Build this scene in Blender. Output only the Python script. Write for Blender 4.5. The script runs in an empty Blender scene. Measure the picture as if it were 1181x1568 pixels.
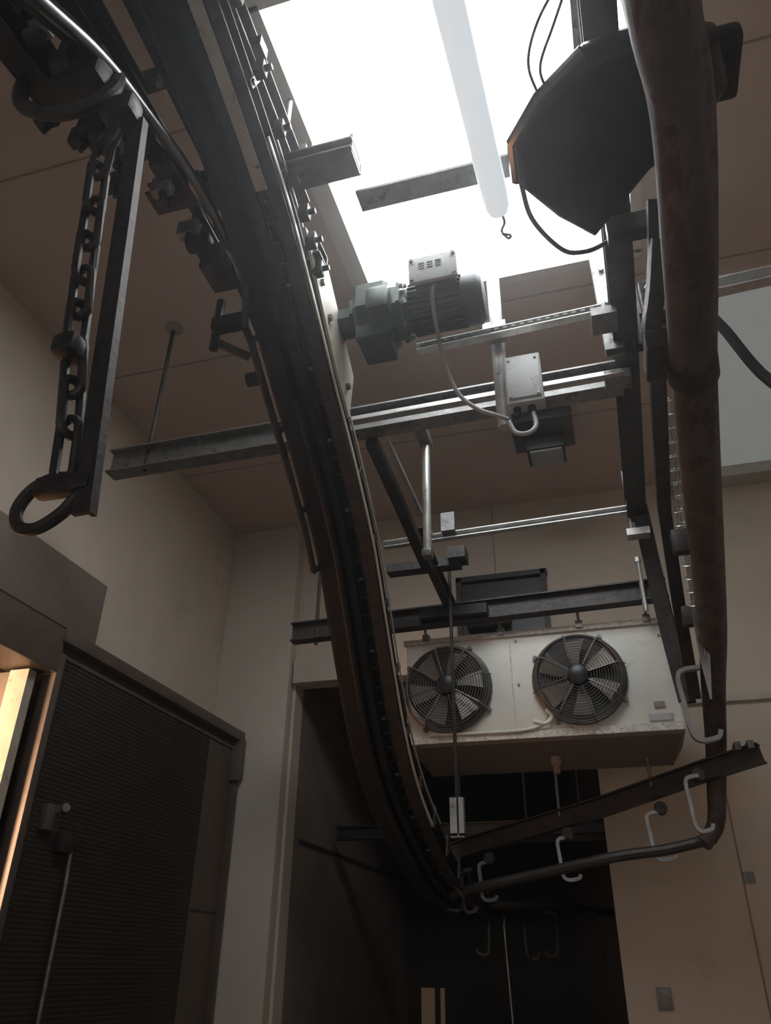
import bpy, bmesh, math, random
from mathutils import Matrix, Vector
random.seed(4)
V=Vector
scn=bpy.context.scene
COL=bpy.context.collection
# ---------------------------------------------------------------- materials
def mat(name,c,rough=.6,metal=0.,var=.15,scale=8.,c2=None,c2amt=.0,bump=.0,bscale=40.,stretch=None,emis=0.):
    m=bpy.data.materials.new(name); m.use_nodes=True; nt=m.node_tree; b=nt.nodes['Principled BSDF']
    tc=nt.nodes.new('ShaderNodeTexCoord'); mp=nt.nodes.new('ShaderNodeMapping'); nt.links.new(tc.outputs['Object'],mp.inputs[0])
    if stretch: mp.inputs['Scale'].default_value=stretch
    n=nt.nodes.new('ShaderNodeTexNoise'); n.inputs['Scale'].default_value=scale; n.inputs['Detail'].default_value=6; n.inputs['Roughness'].default_value=.65
    nt.links.new(mp.outputs[0],n.inputs['Vector'])
    r=nt.nodes.new('ShaderNodeValToRGB'); r.color_ramp.elements[0].position=.3; r.color_ramp.elements[1].position=.72
    lo=[x*(1-var) for x in c]; hi=[min(1,x*(1+var)) for x in c]
    r.color_ramp.elements[0].color=(*lo,1); r.color_ramp.elements[1].color=(*hi,1)
    nt.links.new(n.outputs['Fac'],r.inputs[0]); out=r.outputs[0]
    if c2:
        n2=nt.nodes.new('ShaderNodeTexNoise'); n2.inputs['Scale'].default_value=scale*1.7; n2.inputs['Detail'].default_value=8; n2.inputs['Roughness'].default_value=.7
        nt.links.new(mp.outputs[0],n2.inputs['Vector'])
        r2=nt.nodes.new('ShaderNodeValToRGB'); r2.color_ramp.elements[0].position=.62-c2amt*.3; r2.color_ramp.elements[1].position=.70-c2amt*.3
        nt.links.new(n2.outputs['Fac'],r2.inputs[0])
        mx=nt.nodes.new('ShaderNodeMix'); mx.data_type='RGBA'; nt.links.new(r2.outputs[0],mx.inputs[0]); nt.links.new(out,mx.inputs[6]); mx.inputs[7].default_value=(*c2,1); out=mx.outputs[2]
    nt.links.new(out,b.inputs['Base Color'])
    b.inputs['Roughness'].default_value=rough; b.inputs['Metallic'].default_value=metal
    if bump:
        n3=nt.nodes.new('ShaderNodeTexNoise'); n3.inputs['Scale'].default_value=bscale; nt.links.new(mp.outputs[0],n3.inputs['Vector'])
        bp=nt.nodes.new('ShaderNodeBump'); bp.inputs['Strength'].default_value=bump; bp.inputs['Distance'].default_value=.01
        nt.links.new(n3.outputs['Fac'],bp.inputs['Height']); nt.links.new(bp.outputs[0],b.inputs['Normal'])
    if emis:
        b.inputs['Emission Color'].default_value=(*c,1); b.inputs['Emission Strength'].default_value=emis
    return m
def emit(name,c,s):
    m=bpy.data.materials.new(name); m.use_nodes=True; nt=m.node_tree; nt.nodes.clear()
    e=nt.nodes.new('ShaderNodeEmission'); e.inputs[0].default_value=(*c,1); e.inputs[1].default_value=s
    o=nt.nodes.new('ShaderNodeOutputMaterial'); nt.links.new(e.outputs[0],o.inputs[0]); return m
M_wall=mat('painted_wall',(.58,.50,.41),.7,var=.08,scale=1.5,c2=(.51,.435,.355),c2amt=.05,bump=.06,bscale=60)
M_ceil=mat('ceiling_panel_paint',(.52,.41,.335),.6,var=.07,scale=1.2,bump=.03)
M_col=mat('column_paint',(.56,.505,.425),.6,var=.08,scale=2,bump=.05)
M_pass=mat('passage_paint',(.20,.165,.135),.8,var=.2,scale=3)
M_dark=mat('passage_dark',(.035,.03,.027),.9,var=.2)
M_floor=mat('concrete_floor',(.27,.245,.22),.7,var=.2,scale=3,bump=.2)
M_seam=mat('seam',(.30,.24,.195),.8)
M_pale=mat('pale_ceiling_panel',(.58,.64,.64),.5,var=.04,emis=.2)  # weak glow added to brighten the panel
M_trim=mat('trim_paint',(.50,.46,.40),.6)
M_steel=mat('galvanised_steel',(.22,.22,.215),.45,.6,var=.3,scale=12,c2=(.10,.085,.07),c2amt=.2,bump=.1)
M_steelL=mat('bright_steel',(.52,.52,.50),.38,.6,var=.2,scale=14,c2=(.28,.26,.23),c2amt=.1,bump=.05)
M_polish=mat('polished_guide_bar',(.20,.20,.205),.24,.95,var=.3,scale=10)
M_dsteel=mat('dark_steel',(.052,.048,.046),.5,.5,var=.4,scale=14,c2=(.036,.029,.025),c2amt=.2,bump=.2)
M_black=mat('black_greasy_steel',(.020,.019,.018),.5,.4,var=.4,scale=10,bump=.2)
M_shade=mat('shade_black',(.010,.009,.008),.7,.1,var=.3)  # shade put into the colour: keeps passage rails and hooks looking unlit
M_rust=mat('rusty_steel',(.045,.038,.034),.6,.4,var=.45,scale=10,c2=(.03,.025,.021),c2amt=.3,bump=.25)
M_pipe=mat('brown_pipe',(.088,.077,.070),.6,.3,var=.4,scale=9,c2=(.05,.036,.03),c2amt=.35,bump=.2,stretch=(1,.4,1))
M_cream=mat('cream_paint',(.42,.39,.32),.5,var=.2,c2=(.2,.16,.12),c2amt=.1)
M_evap=mat('white_evaporator_paint',(.66,.66,.59),.5,var=.08,scale=5,c2=(.46,.43,.35),c2amt=.10,bump=.03)
M_chip=mat('chipped_edge_paint',(.60,.59,.53),.7,var=.25,scale=30,c2=(.34,.31,.26),c2amt=.3,bump=.4)
M_guard=mat('guard_wire',(.16,.155,.14),.4,.6)
M_fan=mat('fan_blade',(.30,.29,.27),.5,.3)
M_blk=mat('black_plastic',(.015,.016,.018),.4,var=.2)
M_green=mat('green_grey_enamel',(.042,.062,.050),.4,.2,var=.25,scale=8,bump=.08)
M_green2=mat('dark_green_motor',(.012,.018,.017),.45,.2,var=.3)
M_grey=mat('grey_plastic',(.40,.41,.40),.5,var=.12,scale=20,c2=(.2,.19,.17),c2amt=.08)
M_tube=mat('white_backlit_tube',(.80,.86,.90),.4,var=.04,emis=.62)  # glow imitates the bright backlit look against the skylight
M_door=mat('dark_door_mesh',(.045,.036,.030),.55,.2,var=.2)
M_door2=mat('door_brown',(.12,.088,.068),.5,.1,var=.1)
M_frame=mat('door_frame_metal',(.15,.12,.10),.45,.4,var=.2)
M_board=mat('brown_board',(.20,.16,.135),.7,var=.12,scale=30)
M_outside=mat('sunlit_plaster',(.75,.5,.33),.8,var=.4,scale=14)
M_sky=emit('skylight_diffuser',(.95,.975,1.0),10.5)
M_fill=emit('front_fill_glow',(.9,.94,1.0),1.2)  # glow of the added fill panel behind the camera
M_gap=emit('distant_daylight',(1,.65,.42),.05)
M_cable=mat('cable_rubber',(.03,.03,.03),.5)
M_gcable=mat('grey_cable',(.30,.31,.31),.5)
M_lamp=mat('lamp_housing',(.018,.020,.024),.35,.3,var=.3)
M_rim=mat('lamp_rim',(.25,.26,.28),.25,.8)
# ---------------------------------------------------------------- builder
def empty(name,loc=(0,0,0)):
    e=bpy.data.objects.new(name,None); e.empty_display_size=.1; COL.objects.link(e); return e
def Iprof(w,h,t=.008): 
    a=w/2;b=h/2;c=t/2
    return [(-a,-b),(a,-b),(a,-b+t),(c,-b+t),(c,b-t),(a,b-t),(a,b),(-a,b),(-a,b-t),(-c,b-t),(-c,-b+t),(-a,-b+t)]
def Cprof(w,h,t=.006,flip=1):
    a=w/2;b=h/2
    p=[(-a,-b),(a,-b),(a,-b+t),(-a+t,-b+t),(-a+t,b-t),(a,b-t),(a,b),(-a,b)]
    return p if flip>0 else [(-x,y) for x,y in p][::-1]
def Lprof(w,h,t=.006,sx=1):
    p=[(0,0),(w,0),(w,t),(t,t),(t,h),(0,h)]
    return p if sx>0 else [(-x,y) for x,y in p][::-1]
def Rprof(w,h): return [(-w/2,-h/2),(w/2,-h/2),(w/2,h/2),(-w/2,h/2)]
def circ(r,n=12): return [(r*math.cos(2*math.pi*i/n),r*math.sin(2*math.pi*i/n)) for i in range(n)]
def spline(pts,k=6):
    pts=[V(p) for p in pts]; q=[pts[0]*2-pts[1]]+pts+[pts[-1]*2-pts[-2]]; out=[]
    for i in range(1,len(q)-2):
        a,b,c,d=q[i-1],q[i],q[i+1],q[i+2]
        for j in range(k):
            t=j/k; out.append(.5*((2*b)+(c-a)*t+(2*a-5*b+4*c-d)*t*t+(3*b-a-3*c+d)*t**3))
    out.append(pts[-1]); return out
class B:
    def __init__(s,name,parent=None,smooth=True):
        s.bm=bmesh.new(); s.name=name; s.parent=parent; s.mats=[]; s.smooth=smooth
    def mi(s,m):
        if m not in s.mats: s.mats.append(m)
        return s.mats.index(m)
    def box(s,a,b,m,bev=0.,rot=None):
        a=V(a);b=V(b); c=(a+b)/2; d=b-a
        T=Matrix.Translation(c)@(rot.to_4x4() if rot else Matrix())@Matrix.Diagonal((abs(d.x),abs(d.y),abs(d.z),1))
        r=bmesh.ops.create_cube(s.bm,size=1,matrix=T); i=s.mi(m)
        fs={f for v in r['verts'] for f in v.link_faces}
        for f in fs: f.material_index=i
        if bev:
            es=list({e for v in r['verts'] for e in v.link_edges})
            rr=bmesh.ops.bevel(s.bm,geom=es,offset=bev,segments=2,affect='EDGES',profile=.6)
            for f in rr['faces']: f.material_index=i
        return s
    def sweep(s,prof,pts,m,side=None,caps=True,closed=False,scale=None):
        pts=[V(p) for p in pts]; n=len(pts); rings=[]; i=s.mi(m); prevS=None
        for k in range(n):
            if closed: T=pts[(k+1)%n]-pts[k-1]
            else: T=pts[min(k+1,n-1)]-pts[max(k-1,0)]
            T.normalize()
            if side is not None: S=V(side)
            elif prevS is not None: S=prevS
            else:
                S=T.cross(V((0,0,1)))
                if S.length<.1: S=V((1,0,0))
            S=(S-T*S.dot(T)).normalized(); prevS=S
            N=S.cross(T); sc=scale[k] if scale else 1
            rings.append([s.bm.verts.new(pts[k]+(S*x+N*y)*sc) for x,y in prof])
        L=len(prof)
        for k in range(n if closed else n-1):
            A=rings[k];Bb=rings[(k+1)%n]
            for j in range(L):
                f=s.bm.faces.new((A[j],A[(j+1)%L],Bb[(j+1)%L],Bb[j])); f.material_index=i
        if caps and not closed:
            f=s.bm.faces.new(rings[0][::-1]); f.material_index=i
            f=s.bm.faces.new(rings[-1]); f.material_index=i
        return s
    def tube(s,pts,r,m,n=10,k=0,closed=False,scale=None):
        if k: pts=spline(pts,k)
        return s.sweep(circ(r,n),pts,m,closed=closed,scale=scale)
    def ring(s,c,r,rt,m,axis=(0,1,0),n=32,nt=6,sx=1):
        ax=V(axis).normalized(); u=ax.orthogonal().normalized(); w=ax.cross(u); c=V(c)
        pts=[c+(u*math.cos(2*math.pi*i/n)+w*math.sin(2*math.pi*i/n))*r for i in range(n)]
        return s.sweep(circ(rt,nt),pts,m,closed=True)
    def lathe(s,p0,axis,prof,m,n=28,up=None):
        ax=V(axis).normalized(); u=V(up).normalized() if up else ax.orthogonal().normalized(); w=ax.cross(u); p0=V(p0); i=s.mi(m); rs=[]
        for d,r in prof: rs.append([s.bm.verts.new(p0+ax*d+(u*math.cos(2*math.pi*j/n)+w*math.sin(2*math.pi*j/n))*r) for j in range(n)])
        for a,b in zip(rs[:-1],rs[1:]):
            for j in range(n):
                f=s.bm.faces.new((a[j],a[(j+1)%n],b[(j+1)%n],b[j])); f.material_index=i
        f=s.bm.faces.new(rs[0][::-1]); f.material_index=i
        f=s.bm.faces.new(rs[-1]); f.material_index=i
        return s
    def bolt(s,c,axis,r=.012,h=.012,m=None):
        return s.lathe(V(c),axis,[(0,r),(h,r)],m or M_steel,n=6)
    def hull(s,lo,hi,m):
        i=s.mi(m); a=[s.bm.verts.new(V(p)) for p in lo]; b=[s.bm.verts.new(V(p)) for p in hi]; n=len(a)
        for j in range(n):
            f=s.bm.faces.new((a[j],a[(j+1)%n],b[(j+1)%n],b[j])); f.material_index=i
        s.bm.faces.new(a[::-1]).material_index=i; s.bm.faces.new(b).material_index=i
        return s
    def loft(s,rings,m):
        i=s.mi(m); R=[[s.bm.verts.new(V(p)) for p in r] for r in rings]; n=len(R[0])
        for a,b in zip(R[:-1],R[1:]):
            for j in range(n): s.bm.faces.new((a[j],a[(j+1)%n],b[(j+1)%n],b[j])).material_index=i
        s.bm.faces.new(R[0][::-1]).material_index=i; s.bm.faces.new(R[-1]).material_index=i
        return s
    def done(s):
        bmesh.ops.recalc_face_normals(s.bm,faces=s.bm.faces)
        me=bpy.data.meshes.new(s.name); s.bm.to_mesh(me); s.bm.free()
        for m in s.mats: me.materials.append(m)
        if s.smooth:
            for p in me.polygons: p.use_smooth=True
            try: me.set_sharp_from_angle(angle=math.radians(32))
            except Exception: pass
        o=bpy.data.objects.new(s.name,me); COL.objects.link(o)
        if s.parent: o.parent=s.parent
        return o
# ---------------------------------------------------------------- room shell
XL,XR,YF,YB,ZC=-2.9,2.6,-2.6,5.35,4.8
B('floor').box((XL-.1,YF-.1,-.1),(XR+.1,9.0,0),M_floor).done()
sx0,sx1,sy0,sy1=-.95,.42,1.38,2.97
c=B('ceiling')
c.box((XL-.1,YF-.1,ZC),(sx0,YB+.2,ZC+.12),M_ceil).box((sx1,YF-.1,ZC),(XR+.1,YB+.2,ZC+.12),M_ceil)
c.box((sx0,YF-.1,ZC),(sx1,sy0,ZC+.12),M_ceil).box((sx0,sy1,ZC),(sx1,YB+.2,ZC+.12),M_ceil).done()
sk=empty('skylight')
b=B('skylight_frame',sk)
b.box((sx0-.09,sy0-.02,ZC-.012),(sx0,sy1+.02,ZC),M_col).box((sx1,sy0-.02,ZC-.012),(sx1+.05,sy1+.02,ZC),M_col)
b.box((sx0-.09,sy1,ZC-.012),(sx1+.05,sy1+.05,ZC),M_col).box((sx0-.09,sy0-.05,ZC-.012),(sx1+.05,sy0,ZC),M_col).done()
B('skylight_pane',sk).box((sx0,sy0,ZC+.03),(sx1,sy1,ZC+.05),M_sky).done()
b=B('trim_1')
for y in (.35,3.15,4.3): b.box((XL,y,ZC-.004),(XR,y+.008,ZC),M_seam)
b.box((.45,2.02,ZC-.004),(XR,2.03,ZC),M_seam).box((XL,1.75,ZC-.004),(-1.05,1.758,ZC),M_seam)
b.done()
B('ceiling_panel').box((.84,3.28,ZC-.02),(2.4,5.18,ZC-.001),M_pale).done()
B('trim_2').box((.75,5.19,4.70),(XR,YB-.001,ZC-.001),M_trim).done()
B('trim_3').box((.3,YB-.03,3.10),(XR,YB,3.14),M_trim).done()
dy0,dy1,dz=1.9,3.06,2.82
b=B('wall_left'); b.box((XL-.15,YF,0),(XL,dy0,ZC),M_wall).box((XL-.15,dy1,0),(XL,YB+.2,ZC),M_wall).box((XL-.15,dy0,dz),(XL,dy1,ZC),M_wall).done()
B('wall_right').box((XR,YF,0),(XR+.12,YB+.2,ZC),M_wall).done()
b=B('wall_front'); b.box((XL,YF-.12,0),(-1.6,YF,ZC),M_wall).box((1.6,YF-.12,0),(XR,YF,ZC),M_wall).box((-1.6,YF-.12,0),(1.6,YF,1.2),M_wall).box((-1.6,YF-.12,3.2),(1.6,YF,ZC),M_wall).done()
w=empty('front_fill_panel')  # unseen window shape added behind the camera for frontal fill light
B('fill_pane',w).box((-1.6,YF-.1,1.2),(1.6,YF-.08,3.2),M_fill).done()
b=B('fill_frame',w)
for x in (-1.6,-.55,.5,1.55): b.box((x,YF-.07,1.2),(x+.05,YF+.01,3.2),M_trim)
b.box((-1.6,YF-.07,1.2),(1.6,YF+.01,1.25),M_trim).box((-1.6,YF-.07,3.15),(1.6,YF+.01,3.2),M_trim).done()
ox0,ox1,oz=-2.28,-.12,3.46
b=B('wall_back'); b.box((XL,YB,0),(ox0,YB+.15,ZC),M_wall).box((ox1,YB,0),(XR,YB+.15,ZC),M_wall).box((ox0,YB,oz),(ox1,YB+.15,ZC),M_wall).done()
B('column').box((XL+.001,5.24,0),(-2.30,YB-.001,ZC-.001),M_col,bev=.006).done()
b=B('trim_4'); b.box((-2.28,5.27,3.44),(-1.6,YB-.001,3.62),M_col,bev=.004).done()
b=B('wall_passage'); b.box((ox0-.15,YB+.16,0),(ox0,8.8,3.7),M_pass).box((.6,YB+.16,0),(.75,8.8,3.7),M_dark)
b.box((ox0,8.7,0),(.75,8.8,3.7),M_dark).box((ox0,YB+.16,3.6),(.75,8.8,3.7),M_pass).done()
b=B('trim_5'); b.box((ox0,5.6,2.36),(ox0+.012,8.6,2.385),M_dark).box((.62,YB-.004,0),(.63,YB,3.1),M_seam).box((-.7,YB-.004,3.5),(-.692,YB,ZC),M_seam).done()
# ---------------------------------------------------------------- exterior + doorway
B('wall_exterior').box((-5.2,0,-.1),(-5.0,6.5,5.0),M_outside).done()
L=bpy.data.lights.new('evening_light','AREA'); L.energy=420; L.size=1.0; L.color=(1,.64,.40); lo=bpy.data.objects.new('evening_light',L); COL.objects.link(lo)
lo.location=(-3.45,.9,2.3); lo.rotation_euler=(V((-4.6,3.4,2.4))-V((-3.45,.9,2.3))).to_track_quat('-Z','Y').to_euler()
d=empty('door_1')
b=B('door_frame',d)
b.box((-2.86,1.6,2.84),(-2.62,3.12,3.07),M_frame,bev=.01)
b.box((-2.74,3.10,3.00),(-2.60,5.22,3.07),M_frame,bev=.008)
b.box((-2.70,3.11,0),(-2.62,3.16,2.95),M_frame,bev=.008)
b.box((-2.70,5.15,2.72),(-2.58,5.22,3.02),M_frame,bev=.02)
b.box((-2.68,5.19,0),(-2.62,5.225,3.0),M_frame).done()
B('door_leaf',d).box((-2.74,3.14,.02),(-2.66,5.19,3.0),M_door2,bev=.005).done()
b=B('ribbed_panel',d)
b.box((-2.659,3.2,.1),(-2.655,4.80,2.93),M_door)
z=.12
while z<2.92:
    b.box((-2.656,3.21,z),(-2.652,4.79,z+.010),M_door); z+=.022
b.done()
b=B('door_seams',d); b.box((-2.659,4.81,1.88),(-2.655,5.18,1.89),M_dark).box((-2.659,4.80,.1),(-2.652,4.815,2.93),M_frame).box((-2.659,3.17,2.94),(-2.65,5.18,2.96),M_frame).done()
b=B('door_handle',d)
b.box((-2.66,3.26,2.13),(-2.61,3.36,2.25),M_frame,bev=.015).tube([(-2.62,3.32,2.22),(-2.57,3.32,2.24),(-2.54,3.30,2.23)],.018,M_steel,k=3)
b.tube([(-2.62,3.44,2.12),(-2.61,3.49,2.09),(-2.61,3.50,1.9),(-2.61,3.50,.6)],.010,M_steel)
b.box((-2.66,3.40,2.05),(-2.60,3.52,2.14),M_dsteel,bev=.01).done()
b=B('doorway_lining',d); b.box((-2.80,3.00,0),(-2.69,3.055,2.83),M_cream).box((-2.895,3.02,0),(-2.80,3.055,2.83),M_frame).box((-3.04,2.98,0),(-2.9,3.055,2.82),M_cream).done()
B('wall_board').box((-2.895,2.2,3.20),(-2.84,3.64,3.575),M_board,bev=.004).done()
# ---------------------------------------------------------------- overhead lowering conveyor
CP=[(.35,4.55),(1.13,4.34),(1.68,4.14),(1.97,3.96),(2.30,3.72),(2.6,3.51),(2.90,3.26),(3.09,3.02),(3.26,2.79),(3.45,2.56),(3.69,2.37),(4.03,2.22),(4.6,2.05),(5.2,1.98),(5.9,1.93)]
def cpath(x,off=0,a=0,z=99,k=6):
    p=spline([(x,y,zz) for y,zz in CP],k); out=[]
    for i,q in enumerate(p):
        T=(p[min(i+1,len(p)-1)]-p[max(i-1,0)]).normalized(); N=V((1,0,0)).cross(T)
        if a<=q.y<=z: out.append(q+N*off)
    return out
X1=(1,0,0)
cv=empty('lowering_conveyor')
b=B('left_rail',cv); b.sweep(Cprof(.07,.12,.008,-1),cpath(-1.13),M_black,side=X1)
b.sweep(Rprof(.012,.05),cpath(-1.172,-.03,1.0),M_dsteel,side=X1).done()
b=B('right_rail',cv); b.sweep(Cprof(.055,.11,.008,1),cpath(-.945),M_rust,side=X1)
b.sweep(Rprof(.006,.02),cpath(-.905,-.05,1.5,4.0),M_cream,side=X1)
b.sweep(Rprof(.006,.010),cpath(-.905,.045,1.5,4.2),M_cream,side=X1)
b.sweep(Rprof(.045,.008),cpath(-.985,-.075,.3,1.7),M_cream,side=X1).done()
b=B('web_plate',cv); b.sweep(Rprof(.17,.006),cpath(-1.03,.035),M_black,side=X1)
b.sweep(Rprof(.035,.03),cpath(-1.035,-.045),M_black,side=X1).done()
b=B('guard_tube',cv)
b.tube(cpath(-1.075,-.085,2.3,4.4),.015,M_black)
g=cpath(-1.19,-.10,2.1,3.0)
b.tube([V((-1.18,2.0,3.76))]+g,.016,M_dsteel)
for q in (g[0],g[len(g)//3],g[2*len(g)//3],g[-1]): b.tube([q,q+V((.04,.03,.06))],.012,M_dsteel)
b.tube([(-1.16,1.92,3.92),(-1.18,2.0,3.76)],.014,M_dsteel).done()
ch=B('drive_chain',cv); pts=cpath(-1.0,-.015,k=24)
acc=0; last=pts[0]; k=0
for i,q in enumerate(pts[1:-1],1):
    acc+=(q-last).length; last=q
    if acc>=.075:
        acc=0; k+=1; T=(pts[i+1]-pts[i-1]).normalized(); N=V(X1).cross(T)
        w=.016 if k%2 else .011
        for s in (-1,1):
            ch.sweep(Rprof(.004,.026),[q-T*.045+V((s*w,0,0)),q+T*.045+V((s*w,0,0))],M_dsteel,side=X1)
        ch.tube([q-T*.037+V((-.018,0,0)),q-T*.037+V((.018,0,0))],.008,M_steel if k%4==0 else M_dsteel,n=8)
ch.done()
b=B('tie_brackets',cv); pts=cpath(-1.03,0,k=24); acc=.2; last=pts[0]; 
for i,q in enumerate(pts[1:-1],1):
    acc+=(q-last).length; last=q
    if acc>=.30:
        acc=0; T=(pts[i+1]-pts[i-1]).normalized(); N=V(X1).cross(T)
        b.sweep(Rprof(.02,.035),[q+N*.065+V((-.15,0,0)),q+N*.065+V((.12,0,0))],M_dsteel,side=T)
        for s in (-.145,.115):
            b.sweep(Rprof(.03,.012),[q-N*.03+V((s,0,0)),q+N*.085+V((s,0,0))],M_dsteel,side=T)
            b.bolt(q+V((s,0,0)),(1 if s>0 else -1,0,0),.012,.012,M_dsteel)
b.done()
b=B('polished_guide_bar',cv)
gp=[(-1.20,.30,3.50),(-1.2,.76,3.79),(-1.2,.98,3.92),(-1.2,1.19,3.99),(-1.2,1.55,4.06),(-1.2,1.99,4.03),(-1.19,2.2,3.94),(-1.17,2.36,3.82)]
b.tube([V(p)+V((-.006,0,0)) for p in gp],.026,M_polish,k=6,n=18)
b.sweep(Rprof(.02,.09),spline([V(p)+V((-.05,0,.05)) for p in gp],5),M_black,side=X1).done()
b=B('carrying_beams',cv)
b.sweep(Iprof(.09,.14,.01),[(-.97,.2,4.66),(-.97,1.95,4.42)],M_dsteel)
b.sweep(Iprof(.10,.14,.01),[(-1.40,.2,4.40),(-1.38,1.35,4.32)],M_dsteel)
b.sweep(Cprof(.06,.12,.008),[(-1.22,.3,4.50),(-1.22,1.9,4.34)],M_dsteel)
b.sweep(Cprof(.09,.10,.008),[(-1.50,.2,3.95),(-1.42,1.1,3.95)],M_black)
b.sweep(Cprof(.08,.10,.008),[(-1.30,.3,4.12),(-1.30,1.5,4.15)],M_black)
b.sweep(Cprof(.05,.09,.008),[(-1.55,.2,4.25),(-1.52,1.2,4.2)],M_black)
for y in (.9,1.35,1.8): b.box((-1.5,y,4.48),(-.9,y+.06,4.54),M_dsteel)
for x,y in ((-.97,.9),(-1.3,1.35),(-.97,1.75)): b.tube([(x,y,4.4),(x,y,4.8)],.012,M_steel)
b.done()
b=B('side_brackets',cv)
b.sweep(Cprof(.13,.06,.008),[(-1.36,1.72,4.245),(-.645,1.72,4.245)],M_dsteel)
b.box((-.655,1.67,4.20),(-.645,1.77,4.31),M_dsteel).bolt((-.82,1.70,4.28),(0,0,1),.02,.05)
b.sweep(Cprof(.09,.06,.008),[(-1.36,1.98,4.055),(-.86,1.98,4.055)],M_dsteel)
b.sweep(Cprof(.10,.06,.008),[(-1.40,1.58,4.08),(-1.19,1.58,4.08)],M_dsteel)
b.box((-1.27,1.75,3.86),(-1.19,1.86,3.98),M_dsteel,bev=.01).box((-1.30,1.40,4.0),(-1.22,1.52,4.1),M_dsteel,bev=.008)
b.box((-1.34,2.0,3.80),(-1.20,2.05,3.86),M_dsteel,bev=.005).tube([(-1.32,2.02,3.96),(-1.32,2.02,3.70)],.018,M_dsteel).tube([(-1.32,2.02,3.74),(-1.20,2.1,3.70)],.018,M_dsteel)
b.box((-1.45,1.2,3.98),(-1.27,1.3,4.08),M_dsteel,bev=.01)
random.seed(9)
for i in range(26):
    y=.70+i*.048; x=-1.30-.24*random.random() if i<16 else -1.28; z=3.98+.17*random.random()
    h=.03+.03*random.random(); w_=.03+.03*random.random()
    b.box((x-w_,y,z-.03),(x+.03,y+.04,z+h),M_dsteel if i%4 else M_steel,bev=.006)
    b.lathe((x+.0,y+.018,z-.03),(0,0,-1),[(0,.016),(.02,.016),(.022,.009),(.05,.009)],M_dsteel,n=8)
cr=cpath(-.885,.03,.5,2.0)
for i in range(8):
    q=cr[min(2+i*2,len(cr)-1)]
    b.box(q-V((.015,.02,.03)),q+V((.025,.02,.035)),M_dsteel,bev=.005); b.bolt(q+V((.02,0,0)),(1,0,0),.012,.03,M_dsteel)
b.tube([(-1.29,1.7,3.93),(-1.24,1.7,3.93)],.035,M_dsteel,n=14).tube([(-1.28,2.25,3.72),(-1.22,2.25,3.72)],.03,M_dsteel,n=14)
b.tube([(-1.34,1.0,3.92),(-1.28,1.0,3.92)],.055,M_dsteel,n=18).tube([(-1.40,1.25,3.98),(-1.33,1.25,3.98)],.055,M_dsteel,n=18)
b.hull([(-.902,1.85,4.08),(-.902,2.08,4.14),(-.902,2.48,3.84),(-.902,2.45,3.59),(-.902,2.25,3.72)],[(-.89,1.85,4.08),(-.89,2.08,4.14),(-.89,2.48,3.84),(-.89,2.45,3.59),(-.89,2.25,3.72)],M_cream)
for y,z in ((1.95,4.06),(2.05,3.98),(2.15,3.88),(2.4,3.72)): b.bolt((-.89,y,z),(1,0,0),.016,.015,M_steel)
b.done()
# ---------------------------------------------------------------- gear motor
gm=empty('gear_motor'); ay,az=2.31,3.99
b=B('gearbox',gm)
b.lathe((-.889,ay,az),(1,0,0),[(0,.07),(.059,.07),(.06,.10),(.085,.10),(.085,.14),(.105,.158),(.22,.158),(.24,.14),(.24,.12),(.27,.12),(.27,.135),(.285,.135),(.285,.10),(.31,.10)],M_green,n=8,up=(0,.92,.38))
b.box((-.80,ay-.09,az-.18),(-.66,ay+.09,az-.10),M_green,bev=.015)
b.box((-.74,ay-.165,az-.10),(-.64,ay-.05,az+.02),M_green,bev=.02)
for a in range(8): b.bolt((-.605,ay+.118*math.cos(a*.785+.4),az+.118*math.sin(a*.785+.4)),(1,0,0),.010,.014)
b.done()
b=B('motor_body',gm)
b.lathe((-.60,ay,az),(1,0,0),[(0,.090),(.02,.095),(.25,.095),(.25,.108),(.31,.108),(.33,.09),(.332,.05)],M_green2,n=32)
for a in range(26):
    t=a*2*math.pi/26; n=V((0,math.cos(t),math.sin(t)))
    b.sweep(Rprof(.005,.02),[V((-.575,ay,az))+n*.101,V((-.355,ay,az))+n*.101],M_green2,side=n.cross(V((1,0,0))))
b.done()
b=B('terminal_box',gm)
R=Matrix.Rotation(math.radians(8),3,'X'); tz=az-.035
b.box((-.535,ay-.155,tz+.03),(-.365,ay-.075,tz+.13),M_green2,bev=.012,rot=R)
c0=V((-.45,ay-.115,tz+.085)); nn=R@V((0,-1,0)); cc=c0+nn*.052
b.box(cc-V((.10,.012,.062)),cc+V((.10,.012,.062)),M_grey,bev=.008,rot=R)
for s in (-1,1):
    for q in (-1,1):
        b.bolt(cc+R@V((s*.086,-.012,q*.047)),nn,.008,.008)
c1=cc+nn*.013
for i,x in enumerate((-.045,-.01,.025)):
    for q in (-.012,0,.012): b.box(c1+R@V((x,0,q+.015))-V((.012,.002,.002)),c1+R@V((x,0,q+.015))+V((.012,.002,.002)),M_steel,rot=R)
b.done()
b=B('motor_cable',gm); b.tube([(-.45,2.18,3.99),(-.465,2.19,3.92),(-.47,2.38,3.79),(-.425,2.43,3.62),(-.35,2.45,3.53),(-.284,2.47,3.50),(-.235,2.5,3.49)],.009,M_gcable,k=6)
b.done()
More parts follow.
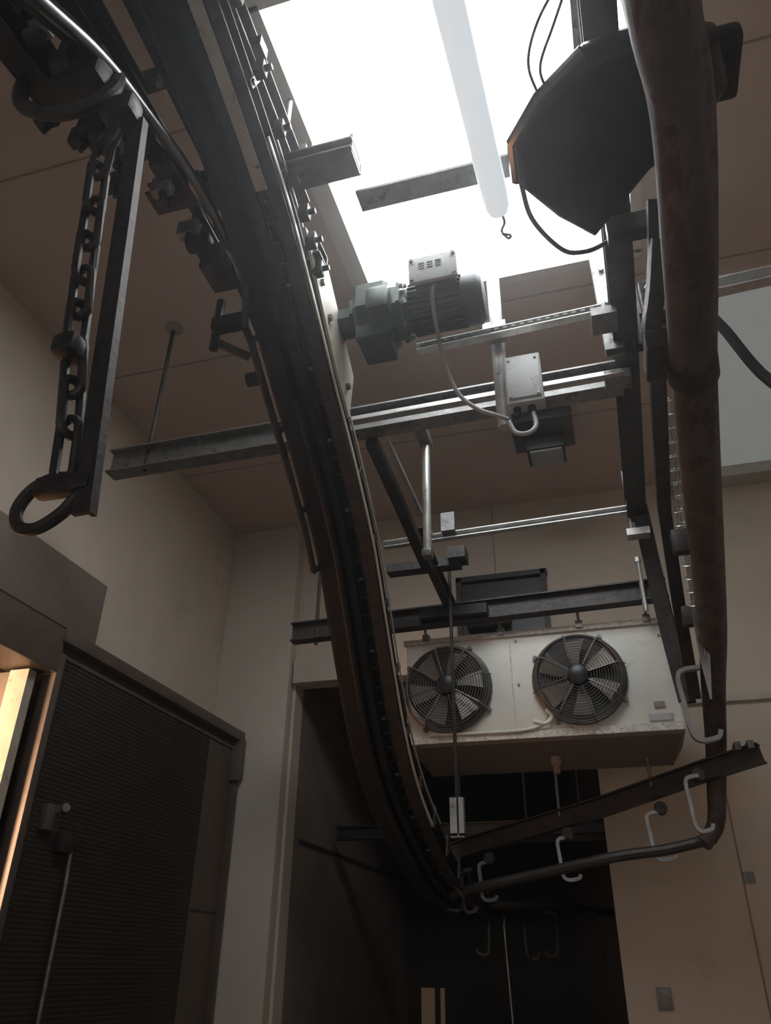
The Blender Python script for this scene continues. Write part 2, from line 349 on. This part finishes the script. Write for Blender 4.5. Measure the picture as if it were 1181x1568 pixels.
# ---------------------------------------------------------------- pole with junction box
p=empty('conduit_pole')
b=B('pole_tube',p); b.lathe((-.262,2.62,3.54),(0,0,1),[(0,.024),(.01,.03),(1.08,.03),(1.12,.027),(1.15,.015),(1.155,.005)],M_steelL,n=20)
b.box((-.31,2.49,3.98),(-.21,2.59,4.02),M_steel).done()
b=B('junction_box',p); b.box((-.235,2.52,3.58),(-.085,2.59,3.83),M_grey,bev=.008).box((-.228,2.512,3.60),(-.092,2.522,3.81),M_grey,bev=.004)
for x in (-.215,-.105):
    for z in (3.61,3.80): b.bolt((x,2.512,z),(0,-1,0),.006,.005)
b.lathe((-.14,2.56,3.585),(0,0,-1),[(0,.016),(.03,.016),(.045,.010)],M_blk,n=10)
b.lathe((-.20,2.56,3.585),(0,0,-1),[(0,.016),(.03,.016),(.045,.010)],M_blk,n=10)
b.tube([(-.235,2.53,3.50),(-.21,2.53,3.44),(-.16,2.53,3.43),(-.13,2.55,3.48),(-.14,2.56,3.57)],.010,M_gcable,k=6).done()
# ---------------------------------------------------------------- cross beams & frame
def beam(name,fn):
    e=empty(name); b=B(name+'_profile',e); fn(b); b.done(); return e
def f(b):
    b.sweep(Iprof(.09,.14,.009),[(-2.36,2.85,3.87),(-1.17,2.85,3.87)],M_steel)
    b.sweep(Iprof(.09,.14,.009),[(-1.17,2.85,3.87),(.25,2.85,3.885)],M_steel)
    b.sweep(Lprof(.04,.05,.006),[(-.98,2.73,3.77),(.25,2.73,3.785)],M_steelL)
    b.tube([(-2.15,2.85,3.8),(-2.15,2.85,4.8)],.011,M_rust); b.bolt((-2.15,2.85,3.94),(0,0,1),.03,.02,M_rust)
    b.lathe((-2.15,2.85,4.8),(0,0,-1),[(0,.05),(.01,.05),(.03,.02)],M_seam,n=16)
beam('ceiling_hung_crossbeam',f)
def f(b):
    b.sweep(Cprof(.04,.035,.004),[(-.60,2.48,3.93),(.19,2.48,3.957)],M_steelL)
    for i in range(21):
        x=-.58+i*.036; b.box((x,2.457,3.925+.0343*(x+.6)),(x+.018,2.4595,3.935+.0343*(x+.6)),M_blk)
beam('slotted_strut',f)
def f(b):
    b.sweep(Cprof(.05,.06,.005),[(.38,2.46,3.93),(XR-.01,2.46,4.03)],M_steelL)
beam('steel_channel',f)
def f(b):
    b.sweep(Cprof(.04,.04,.005),[(-1.16,3.9,3.765),(.34,3.9,3.80)],M_steelL)
    b.box((.22,3.86,3.62),(.34,3.93,3.66),M_steelL).tube([(.25,3.9,3.62),(.25,3.9,4.05)],.009,M_steel)
    b.box((-.80,3.84,3.78),(-.72,3.92,3.90),M_steel)
beam('slotted_strut',f)
def f(b):
    b.sweep(Iprof(.08,.12,.009),[(-1.84,4.2,3.385),(.40,4.2,3.43)],M_dsteel)
    b.tube([(-1.68,4.2,3.3),(-1.68,4.2,4.8)],.011,M_rust)
    b.tube([(.27,4.17,3.30),(.27,4.17,3.60)],.014,M_steelL)
    b.lathe((.27,4.17,3.60),(0,0,1),[(0,.02),(.03,.02)],M_steelL,n=6)
beam('ceiling_hung_crossbeam',f)
sf=empty('gantry_girder')
b=B('longitudinal_beam',sf)
b.sweep(Iprof(.10,.12,.009),[(.20,.3,4.02),(.27,2.4,3.96),(.29,3.95,3.80)],M_dsteel)
b.sweep(Iprof(.08,.10,.009),[(.31,3.9,3.82),(.34,4.08,3.5),(.37,4.20,3.15),(.40,4.24,2.80)],M_dsteel)
b.sweep(Cprof(.06,.05,.006),[(.36,2.3,3.72),(.38,3.4,3.5),(.41,3.9,3.1),(.43,4.15,2.8)],M_dsteel)
b.done()
b=B('frame_post',sf)
b.sweep(Cprof(.08,.05,.006),[(.225,2.62,3.84),(.225,2.62,4.8)],M_steel,side=X1)
b.sweep(Cprof(.05,.05,.006),[(.33,2.62,3.84),(.33,2.62,4.8)],M_dsteel,side=X1)
b.box((.14,2.40,3.86),(.24,2.52,3.90),M_steel).box((.17,2.72,3.78),(.28,2.80,3.83),M_steel)
for z in (3.95,4.1,4.3): b.bolt((.225,2.59,z),(0,-1,0),.012,.01)
b.done()
b=B('sloping_strut',sf)
b.sweep(Rprof(.055,.05),[(-.93,2.88,3.78),(-.90,3.3,3.66),(-.86,3.75,3.50)],M_black)
b.sweep(Cprof(.05,.09,.008),[(-.87,3.55,3.62),(-.82,4.2,3.44)],M_dsteel)
b.sweep(Rprof(.016,.02),[(-.86,2.88,3.80),(-.80,3.6,3.62)],M_steelL)
b.box((-1.13,3.85,3.56),(-.70,3.93,3.61),M_dsteel).box((-.76,3.80,3.58),(-.66,3.92,3.65),M_dsteel).box((-1.0,4.1,3.36),(-.6,4.24,3.42),M_black)
b.done()
b=B('drop_pole',sf); b.tube([(-.735,3.2,3.30),(-.735,3.2,4.02)],.021,M_steelL,n=14)
b.box((-.76,3.17,3.28),(-.71,3.23,3.32),M_steel,bev=.01).box((-.765,2.88,3.94),(-.705,3.23,3.98),M_steel).done()
b=B('hanging_rod',sf); b.tube([(-.80,4.05,2.32),(-.80,4.05,3.75)],.010,M_rust)
b.box((-.835,4.03,2.16),(-.80,4.07,2.34),M_steelL).box((-.79,4.03,2.16),(-.765,4.07,2.34),M_steelL).box((-.835,4.03,2.15),(-.765,4.07,2.17),M_steel).done()
# ---------------------------------------------------------------- hanging things near skylight
b=B('perforated_flat_bar'); b.box((-.66,1.77,4.10),(-.05,1.86,4.112),M_steel)
b.box((-.66,1.852,4.10),(-.05,1.86,4.135),M_steel)
for x in (-.62,-.57): b.lathe((x,1.82,4.10),(0,0,-1),[(0,.012),(.002,.012)],M_blk,n=12)
b.done()
t=empty('balancer_tube')  # spring balancer tube, not a lamp; its glow stands for backlight
b=B('balancer_body',t); b.lathe((-.20,.55,4.02),(.05,1.36,-.02),[(0,.05),(1.28,.048),(1.34,.045),(1.37,.035),(1.385,.015)],M_tube,n=24)
b.tube([(-.2,.8,4.06),(-.2,.8,4.8)],.006,M_steel).done()
b=B('balancer_hook',t); b.tube([(-.14,1.93,4.0),(-.135,1.96,3.985),(-.15,1.985,3.97),(-.13,2.01,3.955),(-.12,1.99,3.945),(-.15,1.97,3.94)],.005,M_steel,k=5,n=6).done()
fl=empty('floodlight')
lo_=[(-.05,1.47,3.70),(-.055,1.60,3.70),(.05,1.75,3.70),(.16,1.86,3.70),(.34,1.66,3.72),(.50,1.57,3.74),(.56,1.47,3.76),(.53,1.34,3.78),(.40,1.28,3.76),(.27,1.27,3.74),(.17,1.27,3.72),(.04,1.36,3.71)]
cen=sum((V(p) for p in lo_),V())/len(lo_)
def lv(s,dz): return [tuple(cen+(V(p)-cen)*s+V((0,0,dz))) for p in lo_]
lo2=lv(1.0,.03)
b=B('lamp_body',fl,smooth=True); b.loft([lv(.80,-.035),lv(.93,-.025),lv(.985,-.005),lv(1.0,.03),lv(.985,.07),lv(.92,.11),lv(.78,.14)],M_lamp)
b.tube([lo2[1],lo2[0],lo2[11],lo2[10]],.024,M_rim,n=10)
b.box((.1,1.45,3.82),(.4,1.7,3.92),M_lamp,bev=.02).done()
b=B('lamp_yoke',fl); b.tube([(.36,1.5,3.88),(.36,1.5,4.3),(.36,1.5,4.8)],.02,M_steel).box((.18,.4,4.3),(.25,1.7,4.38),M_steel)
b.box((.20,1.83,3.66),(.34,1.88,3.74),M_dsteel).box((.47,1.36,3.80),(.60,1.56,3.87),M_lamp,bev=.02).done()
b=B('lamp_cable',fl); b.tube([(-.05,1.615,3.75),(-.03,1.72,3.68),(.05,1.85,3.66),(.12,1.89,3.67),(.19,1.92,3.72),(.25,2.0,3.85)],.008,M_cable,k=6)
b.tube([(.04,1.37,3.75),(.02,1.26,3.75),(.06,1.18,3.80),(.15,1.15,3.95)],.004,M_cable,k=6).tube([(.07,1.37,3.75),(.05,1.28,3.75),(.10,1.20,3.80),(.17,1.15,3.95)],.004,M_cable,k=6).done()
bf=empty('ceiling_lamp')
b=B('lamp_box',bf); b.box((-.38,4.10,4.66),(.02,4.46,4.795),M_blk,bev=.01).box((-.30,4.28,4.56),(-.05,4.50,4.66),M_blk,bev=.01).box((-.28,4.30,4.545),(-.07,4.48,4.561),M_gcable).done()
# ---------------------------------------------------------------- big tubular rail on the right
pr=empty('tubular_rail')
b=B('main_pipe',pr)
pp=spline([(.215,.40,3.10),(.26,.83,3.11),(.31,1.08,3.14),(.335,1.45,3.10),(.37,1.90,3.12),(.40,2.31,3.07),(.51,3.6,2.98),(.535,4.2,2.86),(.53,4.5,2.66),(.50,4.6,2.45),(.46,4.6,2.26),(.38,4.57,2.16)],5)
n=len(pp); b.tube(pp,.065,M_pipe,n=22,scale=[1 if i<30 else max(.62,1-(i-30)*.016) for i in range(n)])
b.tube([(.44,4.58,2.19),(.2,4.58,2.14),(-.08,4.6,2.11),(-.51,4.7,2.04),(-.81,4.75,1.99),(-1.0,4.8,1.96)],.028,M_dsteel,k=5)
b.tube([(.36,1.86,3.12),(.372,1.94,3.12)],.073,M_rust,n=22).done()
b=B('pipe_clamps',pr)
b.box((.24,1.80,3.13),(.33,1.96,3.20),M_dsteel,bev=.01)
b.sweep(Rprof(.05,.03),spline([(.33,1.75,3.50),(.30,1.82,3.36),(.27,1.88,3.24),(.30,1.95,3.16)],4),M_dsteel)
b.sweep(Rprof(.03,.02),[(.33,1.7,3.62),(.31,1.78,3.46)],M_rust)
b.tube([(.25,1.9,3.33),(.33,1.9,3.33)],.026,M_dsteel,n=14).box((.285,2.02,3.28),(.33,2.06,3.62),M_dsteel,bev=.008)
b.tube([(.27,2.05,3.45),(.36,2.05,3.45)],.03,M_steel,n=14).tube([(.30,1.97,3.52),(.33,2.0,3.60),(.36,2.0,3.70)],.012,M_steel,k=3)
for y,x in ((2.9,.44),(3.7,.51)): b.box((x-.11,y,3.02),(x-.02,y+.05,3.12),M_dsteel,bev=.008)
b.done()
b=B('rail_brackets',pr)
def chook(b,c,h,w,m=M_steelL,dx=1):
    c=V(c); pts=[c+V((dx*w,0,0)),c+V((dx*w*.3,0,-h*.02)),c+V((0,0,-h*.12)),c+V((dx*w*.08,0,-h*.5)),c+V((dx*w*.16,0,-h*.86)),c+V((dx*w*.5,0,-h*.98)),c+V((dx*w*1.2,0,-h*.95)),c+V((dx*w*1.35,0,-h*.86))]
    b.sweep(Rprof(.035,.018),spline(pts,5),m,side=(0,1,0))
M_hook=mat('hook_steel',(.34,.34,.33),.4,.6,var=.25,scale=14,bump=.05)
chook(b,(.32,3.62,2.78),.33,.10,M_hook)
chook(b,(.33,4.38,2.46),.27,.07,M_hook)
b.done()
b=B('wire_bundle',pr)
for i in range(5):
    o=V((.012*i,.0,.018*math.sin(i*2)))
    b.tube([V((.40,3.02,3.84))+o,V((.415,3.15,3.72))+o,V((.425,3.35,3.45))+o*1.4,V((.44,3.5,3.22))+o,V((.45,3.75,2.95))+o,V((.47,3.85,2.7))],.005,M_steelL,n=6,k=4)
for i in range(16):
    t=i/15; c=V((.42,3.02,3.84)).lerp(V((.46,3.6,3.08)),t); b.ring(c,.038,.004,M_steelL,axis=(.05,.6,-.75),n=14,nt=5)
b.done()
B('power_cable').tube([(.38,2.15,3.55),(.46,2.02,3.42),(.50,2.0,3.33),(.58,1.98,3.08),(.72,1.9,2.86),(1.1,1.8,2.7),(2.6,1.7,3.0)],.016,M_cable,k=6).done()
# ---------------------------------------------------------------- lower rail with hooks
lr=empty('low_hook_rail')
b=B('rail_beam',lr); b.sweep(Iprof(.07,.10,.009),[(.72,4.38,2.56),(.45,4.5,2.51),(-.11,4.7,2.38),(-.82,4.9,2.24),(-1.1,4.97,2.17)],M_dsteel)
for x,y,z in ((.17,4.6,2.46),(-.35,4.77,2.35)): b.tube([(x,y,z),(x,y,z+.28)],.009,M_steel)
for q in ((.60,4.43),(.66,4.41)): b.box((q[0],q[1]-.06,2.58),(q[0]+.03,q[1]+.05,2.62),M_steel)
b.done()
b=B('hooks',lr)
chook(b,(-.37,4.72,2.23),.22,.08,M_hook); chook(b,(.12,4.62,2.33),.24,.09,M_hook); chook(b,(-.83,4.80,2.12),.20,.07,M_steel); chook(b,(-.93,4.78,2.08),.22,.06,M_dsteel)
for c in ((-.31,4.72,2.25),(.20,4.62,2.35),(-.77,4.8,2.14),(.40,4.4,2.47)):
    b.lathe(V(c)+V((0,-.025,0)),(0,1,0),[(0,.03),(.02,.035),(.03,.028),(.05,.035),(.07,.03)],M_dsteel,n=16)
b.tube([(-.95,4.6,1.99),(-.90,4.62,1.93),(-.92,4.66,1.87),(-.99,4.64,1.87)],.008,M_dsteel,k=4)
b.done()
# ---------------------------------------------------------------- evaporator
ev=empty('evaporator_unit')
ex0,ex1,ey0,ey1,ez0,ez1=-1.13,.37,4.28,4.74,2.68,3.29
fans=[(-.875,2.985),(-.135,2.985)]
b=B('casing',ev)
b.box((ex0,ey0+.01,ez0),(ex1,ey1,ez1),M_evap,bev=.02)
b.box((ex0-.01,ey0-.006,ez1-.022),(ex1+.01,ey0+.02,ez1+.008),M_chip).box((ex0,ey0-.008,ez0-.005),(ex1,ey0+.015,ez0+.035),M_chip)
b.box((-.508,ey0+.004,ez0+.03),(-.502,ey0+.012,ez1-.03),M_chip)
b.box((ex1-.012,ey0,ez0),(ex1+.004,ey1,ez1),M_evap,bev=.004)
b.done()
b=B('drip_tray',ev); b.hull([(ex0+.02,ey0+.02,ez0-.02),(ex1-.02,ey0+.02,ez0-.02),(ex1-.06,ey1-.02,ez0-.09),(ex0+.06,ey1-.02,ez0-.09)],[(ex0+.0,ey0+.01,ez0),(ex1,ey0+.01,ez0),(ex1,ey1,ez0),(ex0,ey1,ez0)],M_board)
b.lathe((-.32,4.5,ez0-.06),(0,0,-1),[(0,.03),(.04,.03),(.05,.02),(.09,.02)],M_seam,n=12).done()
b=B('mounts',ev)
for x in (-1.0,-.55,-.1,.27): b.box((x-.02,4.26,ez1-.01),(x+.02,4.32,ez1+.03),M_steel).tube([(x,4.29,ez1),(x,4.24,3.36)],.008,M_steel)
b.tube([(-.40,ey0-.02,2.76),(-.34,ey0-.02,2.745),(-.30,ey0-.02,2.78),(-.33,ey0-.02,2.82)],.012,M_evap,k=5)
b.tube([(-.98,ey0-.012,2.72),(-.5,ey0-.014,2.715),(-.35,ey0-.015,2.74)],.009,M_evap,k=5)
for x,z in ((-.47,3.24),(-.47,2.98),(-.2,2.72),(.32,3.2)): b.bolt((x,ey0+.01,z),(0,-1,0),.007,.008,M_seam)
b.box((.20,ey0+.0,2.73),(.32,ey0+.008,2.765),M_grey).box((.235,ey0+.0,2.80),(.29,ey0+.008,2.83),M_seam).done()
for i,(fx,fz) in enumerate(fans):
    b=B('fan_%d'%(i+1),ev); r=.25
    b.lathe((fx,ey0+.008,fz),(0,-1,0),[(0,r*.96),(.006,r*.96)],M_blk,n=40)
    b.ring((fx,ey0-.005,fz),r,.009,M_guard,n=48); b.ring((fx,ey0-.03,fz),r*.97,.006,M_guard,n=48); b.ring((fx,ey0-.055,fz),r*.93,.005,M_guard,n=48)
    for k in range(11):
        rr=.07+k*.0155; b.ring((fx,ey0-.075,fz),rr,.0026,M_guard,n=40,nt=5)
    for k in range(8):
        a=k*math.pi/4+.25; u=V((math.cos(a),0,math.sin(a))); c=V((fx,ey0,fz))
        b.tube([c+u*r*1.06+V((0,-.004,0)),c+u*r*.98+V((0,-.045,0)),c+u*.22+V((0,-.08,0)),c+u*.06+V((0,-.08,0))],.0055 if k%2 else .003,M_steel if k%2 else M_guard,n=6)
    for k in range(4):
        a=k*math.pi/2+.25+math.pi/4; u=V((math.cos(a),0,math.sin(a))); b.lathe(V((fx,ey0-.012,fz))+u*r*1.07,(0,1,0),[(0,.014),(.02,.014)],M_guard,n=10)
    b.lathe((fx,ey0-.095,fz),(0,1,0),[(0,.035),(.01,.055),(.07,.062),(.09,.05)],M_blk,n=24)
    mi=b.mi(M_fan)
    for k in range(6):
        a=k*math.pi/3+i*.4
        def pt(rad,ang,y): return b.bm.verts.new((fx+rad*math.cos(ang),ey0-y,fz+rad*math.sin(ang)))
        q=[pt(.055,a,.05),pt(.13,a-.05,.055),pt(.215,a-.12,.055),pt(.22,a+.42,.018),pt(.14,a+.5,.02),pt(.055,a+.6,.025)]
        b.bm.faces.new((q[0],q[1],q[4],q[5])).material_index=mi; b.bm.faces.new((q[1],q[2],q[3],q[4])).material_index=mi
    b.done()
# ---------------------------------------------------------------- vent opening in back wall
v=empty('window_2')
b=B('window_2_pane',v); b.box((-.97,YB-.01,3.72),(-.33,YB-.002,4.16),M_blk).done()
b=B('window_2_frame',v); b.box((-1.0,YB-.05,4.14),(-.31,YB,4.18),M_dsteel).box((-.36,YB-.05,3.62),(-.32,YB,4.18),M_dsteel).box((-1.0,YB-.05,3.62),(-.96,YB,4.18),M_dsteel).box((-.86,YB-.03,3.8),(-.84,YB-.01,4.1),M_dsteel)
b.box((-.92,YB-.1,3.75),(-.6,YB-.03,3.95),M_dark,bev=.02).done()
# ---------------------------------------------------------------- leg chain with shackle
lc=empty('shackle_chain')
b=B('flat_hanger',lc)
b.sweep(Rprof(.038,.014),[(-1.126,1.12,3.76),(-1.10,1.15,3.3),(-1.08,1.19,2.8),(-1.063,1.22,2.45)],M_dsteel,side=X1)
b.sweep(Rprof(.012,.028),[(-1.10,1.125,3.76),(-1.075,1.155,3.3),(-1.055,1.195,2.8),(-1.04,1.225,2.45)],M_rust,side=X1).done()
def link(b,p,q,w,r,m,sd=(0,1,0)):
    p=V(p);q=V(q);T=(q-p).normalized(); S=V(sd); S=(S-T*S.dot(T)).normalized(); pts=[]
    for k in range(9): a=math.pi*k/8; pts.append(q+S*w*math.cos(a)+T*w*math.sin(a))
    for k in range(9): a=math.pi*k/8; pts.append(p-S*w*math.cos(a)-T*w*math.sin(a))
    b.sweep(circ(r,8),pts,m,closed=True)
b=B('chain_links',lc)
P0=[(-1.19,1.10,3.66),(-1.195,1.11,3.54),(-1.19,1.125,3.41),(-1.187,1.14,3.28),(-1.18,1.15,3.16),(-1.17,1.16,3.04),(-1.16,1.17,2.92),(-1.147,1.185,2.80),(-1.137,1.20,2.69),(-1.13,1.21,2.57)]
for i in range(9): 
    p=V(P0[i]);q=V(P0[i+1]); link(b,p.lerp(q,.02),q,.024,.012,M_dsteel,(1,.1,0) if i%2==0 else (.35,1,0))
b.box((-1.19,1.12,2.87),(-1.125,1.19,2.93),M_dsteel,bev=.015)
b.done()
b=B('shackle_hook',lc)
b.tube([(-1.10,1.22,2.55),(-1.16,1.22,2.56),(-1.215,1.22,2.535),(-1.24,1.22,2.485),(-1.22,1.22,2.44),(-1.17,1.22,2.43),(-1.115,1.22,2.46),(-1.085,1.22,2.50)],.015,M_dsteel,k=5)
b.box((-1.20,1.20,2.51),(-1.05,1.24,2.56),M_dsteel,bev=.012).done()
b=B('top_hook',lc)
b.tube([(-1.20,1.08,3.95),(-1.19,1.06,3.84),(-1.26,1.04,3.76),(-1.34,1.02,3.74),(-1.43,1.0,3.78),(-1.47,1.0,3.88),(-1.45,1.0,3.98)],.024,M_dsteel,k=5)
b.tube([(-1.19,1.09,3.80),(-1.17,1.10,3.70),(-1.19,1.10,3.62)],.024,M_dsteel,k=3)
b.box((-1.21,1.05,3.73),(-1.10,1.12,3.81),M_dsteel,bev=.02).box((-1.36,.98,3.84),(-1.19,1.06,3.98),M_black,bev=.02).done()
# ---------------------------------------------------------------- passage contents
ps=empty('passage_rails')
b=B('rails',ps)
b.tube([(-1.3,6.0,2.0),(-1.1,6.3,2.0),(-.6,6.6,2.0),(-.2,7.4,2.0)],.03,M_shade,k=5)
b.sweep(Iprof(.07,.1,.01),[(-2.2,6.2,2.5),(.5,6.2,2.5)],M_shade).sweep(Iprof(.07,.1,.01),[(-2.2,7.4,2.6),(.5,7.4,2.6)],M_shade)
for x in (-1.7,-1.2,-.7,-.3): b.tube([(x,6.2,2.5),(x,6.2,3.5)],.01,M_shade)
for i in range(4):
    x=-1.0+i*.22; y=6.1+.15*(i%3); chook(b,(x,y,1.95-.02*(i%2)),.28,.07,M_shade,1 if i%2 else -1)
b.tube([(-.88,6,1.9),(-.885,6,1.84),(-.86,6,1.2),(-.86,6,.2)],.007,M_steel)
b.done()
B('door_2').box((-2.12,8.62,.2),(-2.0,8.68,1.42),M_gap).box((-1.93,8.62,.2),(-1.90,8.68,1.42),M_gap).done()
def plate(name,x,z,w,h):
    b=B(name); b.box((x-w/2,YB-.012,z-h/2),(x+w/2,YB-.0005,z+h/2),M_steel,bev=.004).box((x-w/5,YB-.018,z-h/5),(x+w/5,YB-.012,z+h/5),M_seam,bev=.002).done()
plate('wall_socket',.09,1.46,.08,.11); plate('light_switch',.66,2.07,.06,.06)
# ---------------------------------------------------------------- camera / view
cam=bpy.data.cameras.new('camera'); co=bpy.data.objects.new('camera',cam); COL.objects.link(co)
cam.sensor_fit='HORIZONTAL'; cam.sensor_width=36; cam.lens=35.97; cam.clip_start=.05
co.location=(0,0,1.6); co.rotation_euler=[math.radians(a) for a in (120.502,-.689,16.094)]
scn.camera=co
w=bpy.data.worlds.new('world'); scn.world=w; w.use_nodes=True; nt=w.node_tree; nt.nodes['Background'].inputs[0].default_value=(.6,.7,.9,1); nt.nodes['Background'].inputs[1].default_value=.5
vs=nt.nodes.new('ShaderNodeVolumeScatter'); vs.inputs['Color'].default_value=(.97,.98,1,1); vs.inputs['Density'].default_value=.013; vs.inputs['Anisotropy'].default_value=.82  # thin air haze added to give the skylight a glare halo
nt.links.new(vs.outputs[0],nt.nodes['World Output'].inputs['Volume'])
scn.view_settings.view_transform='Standard'
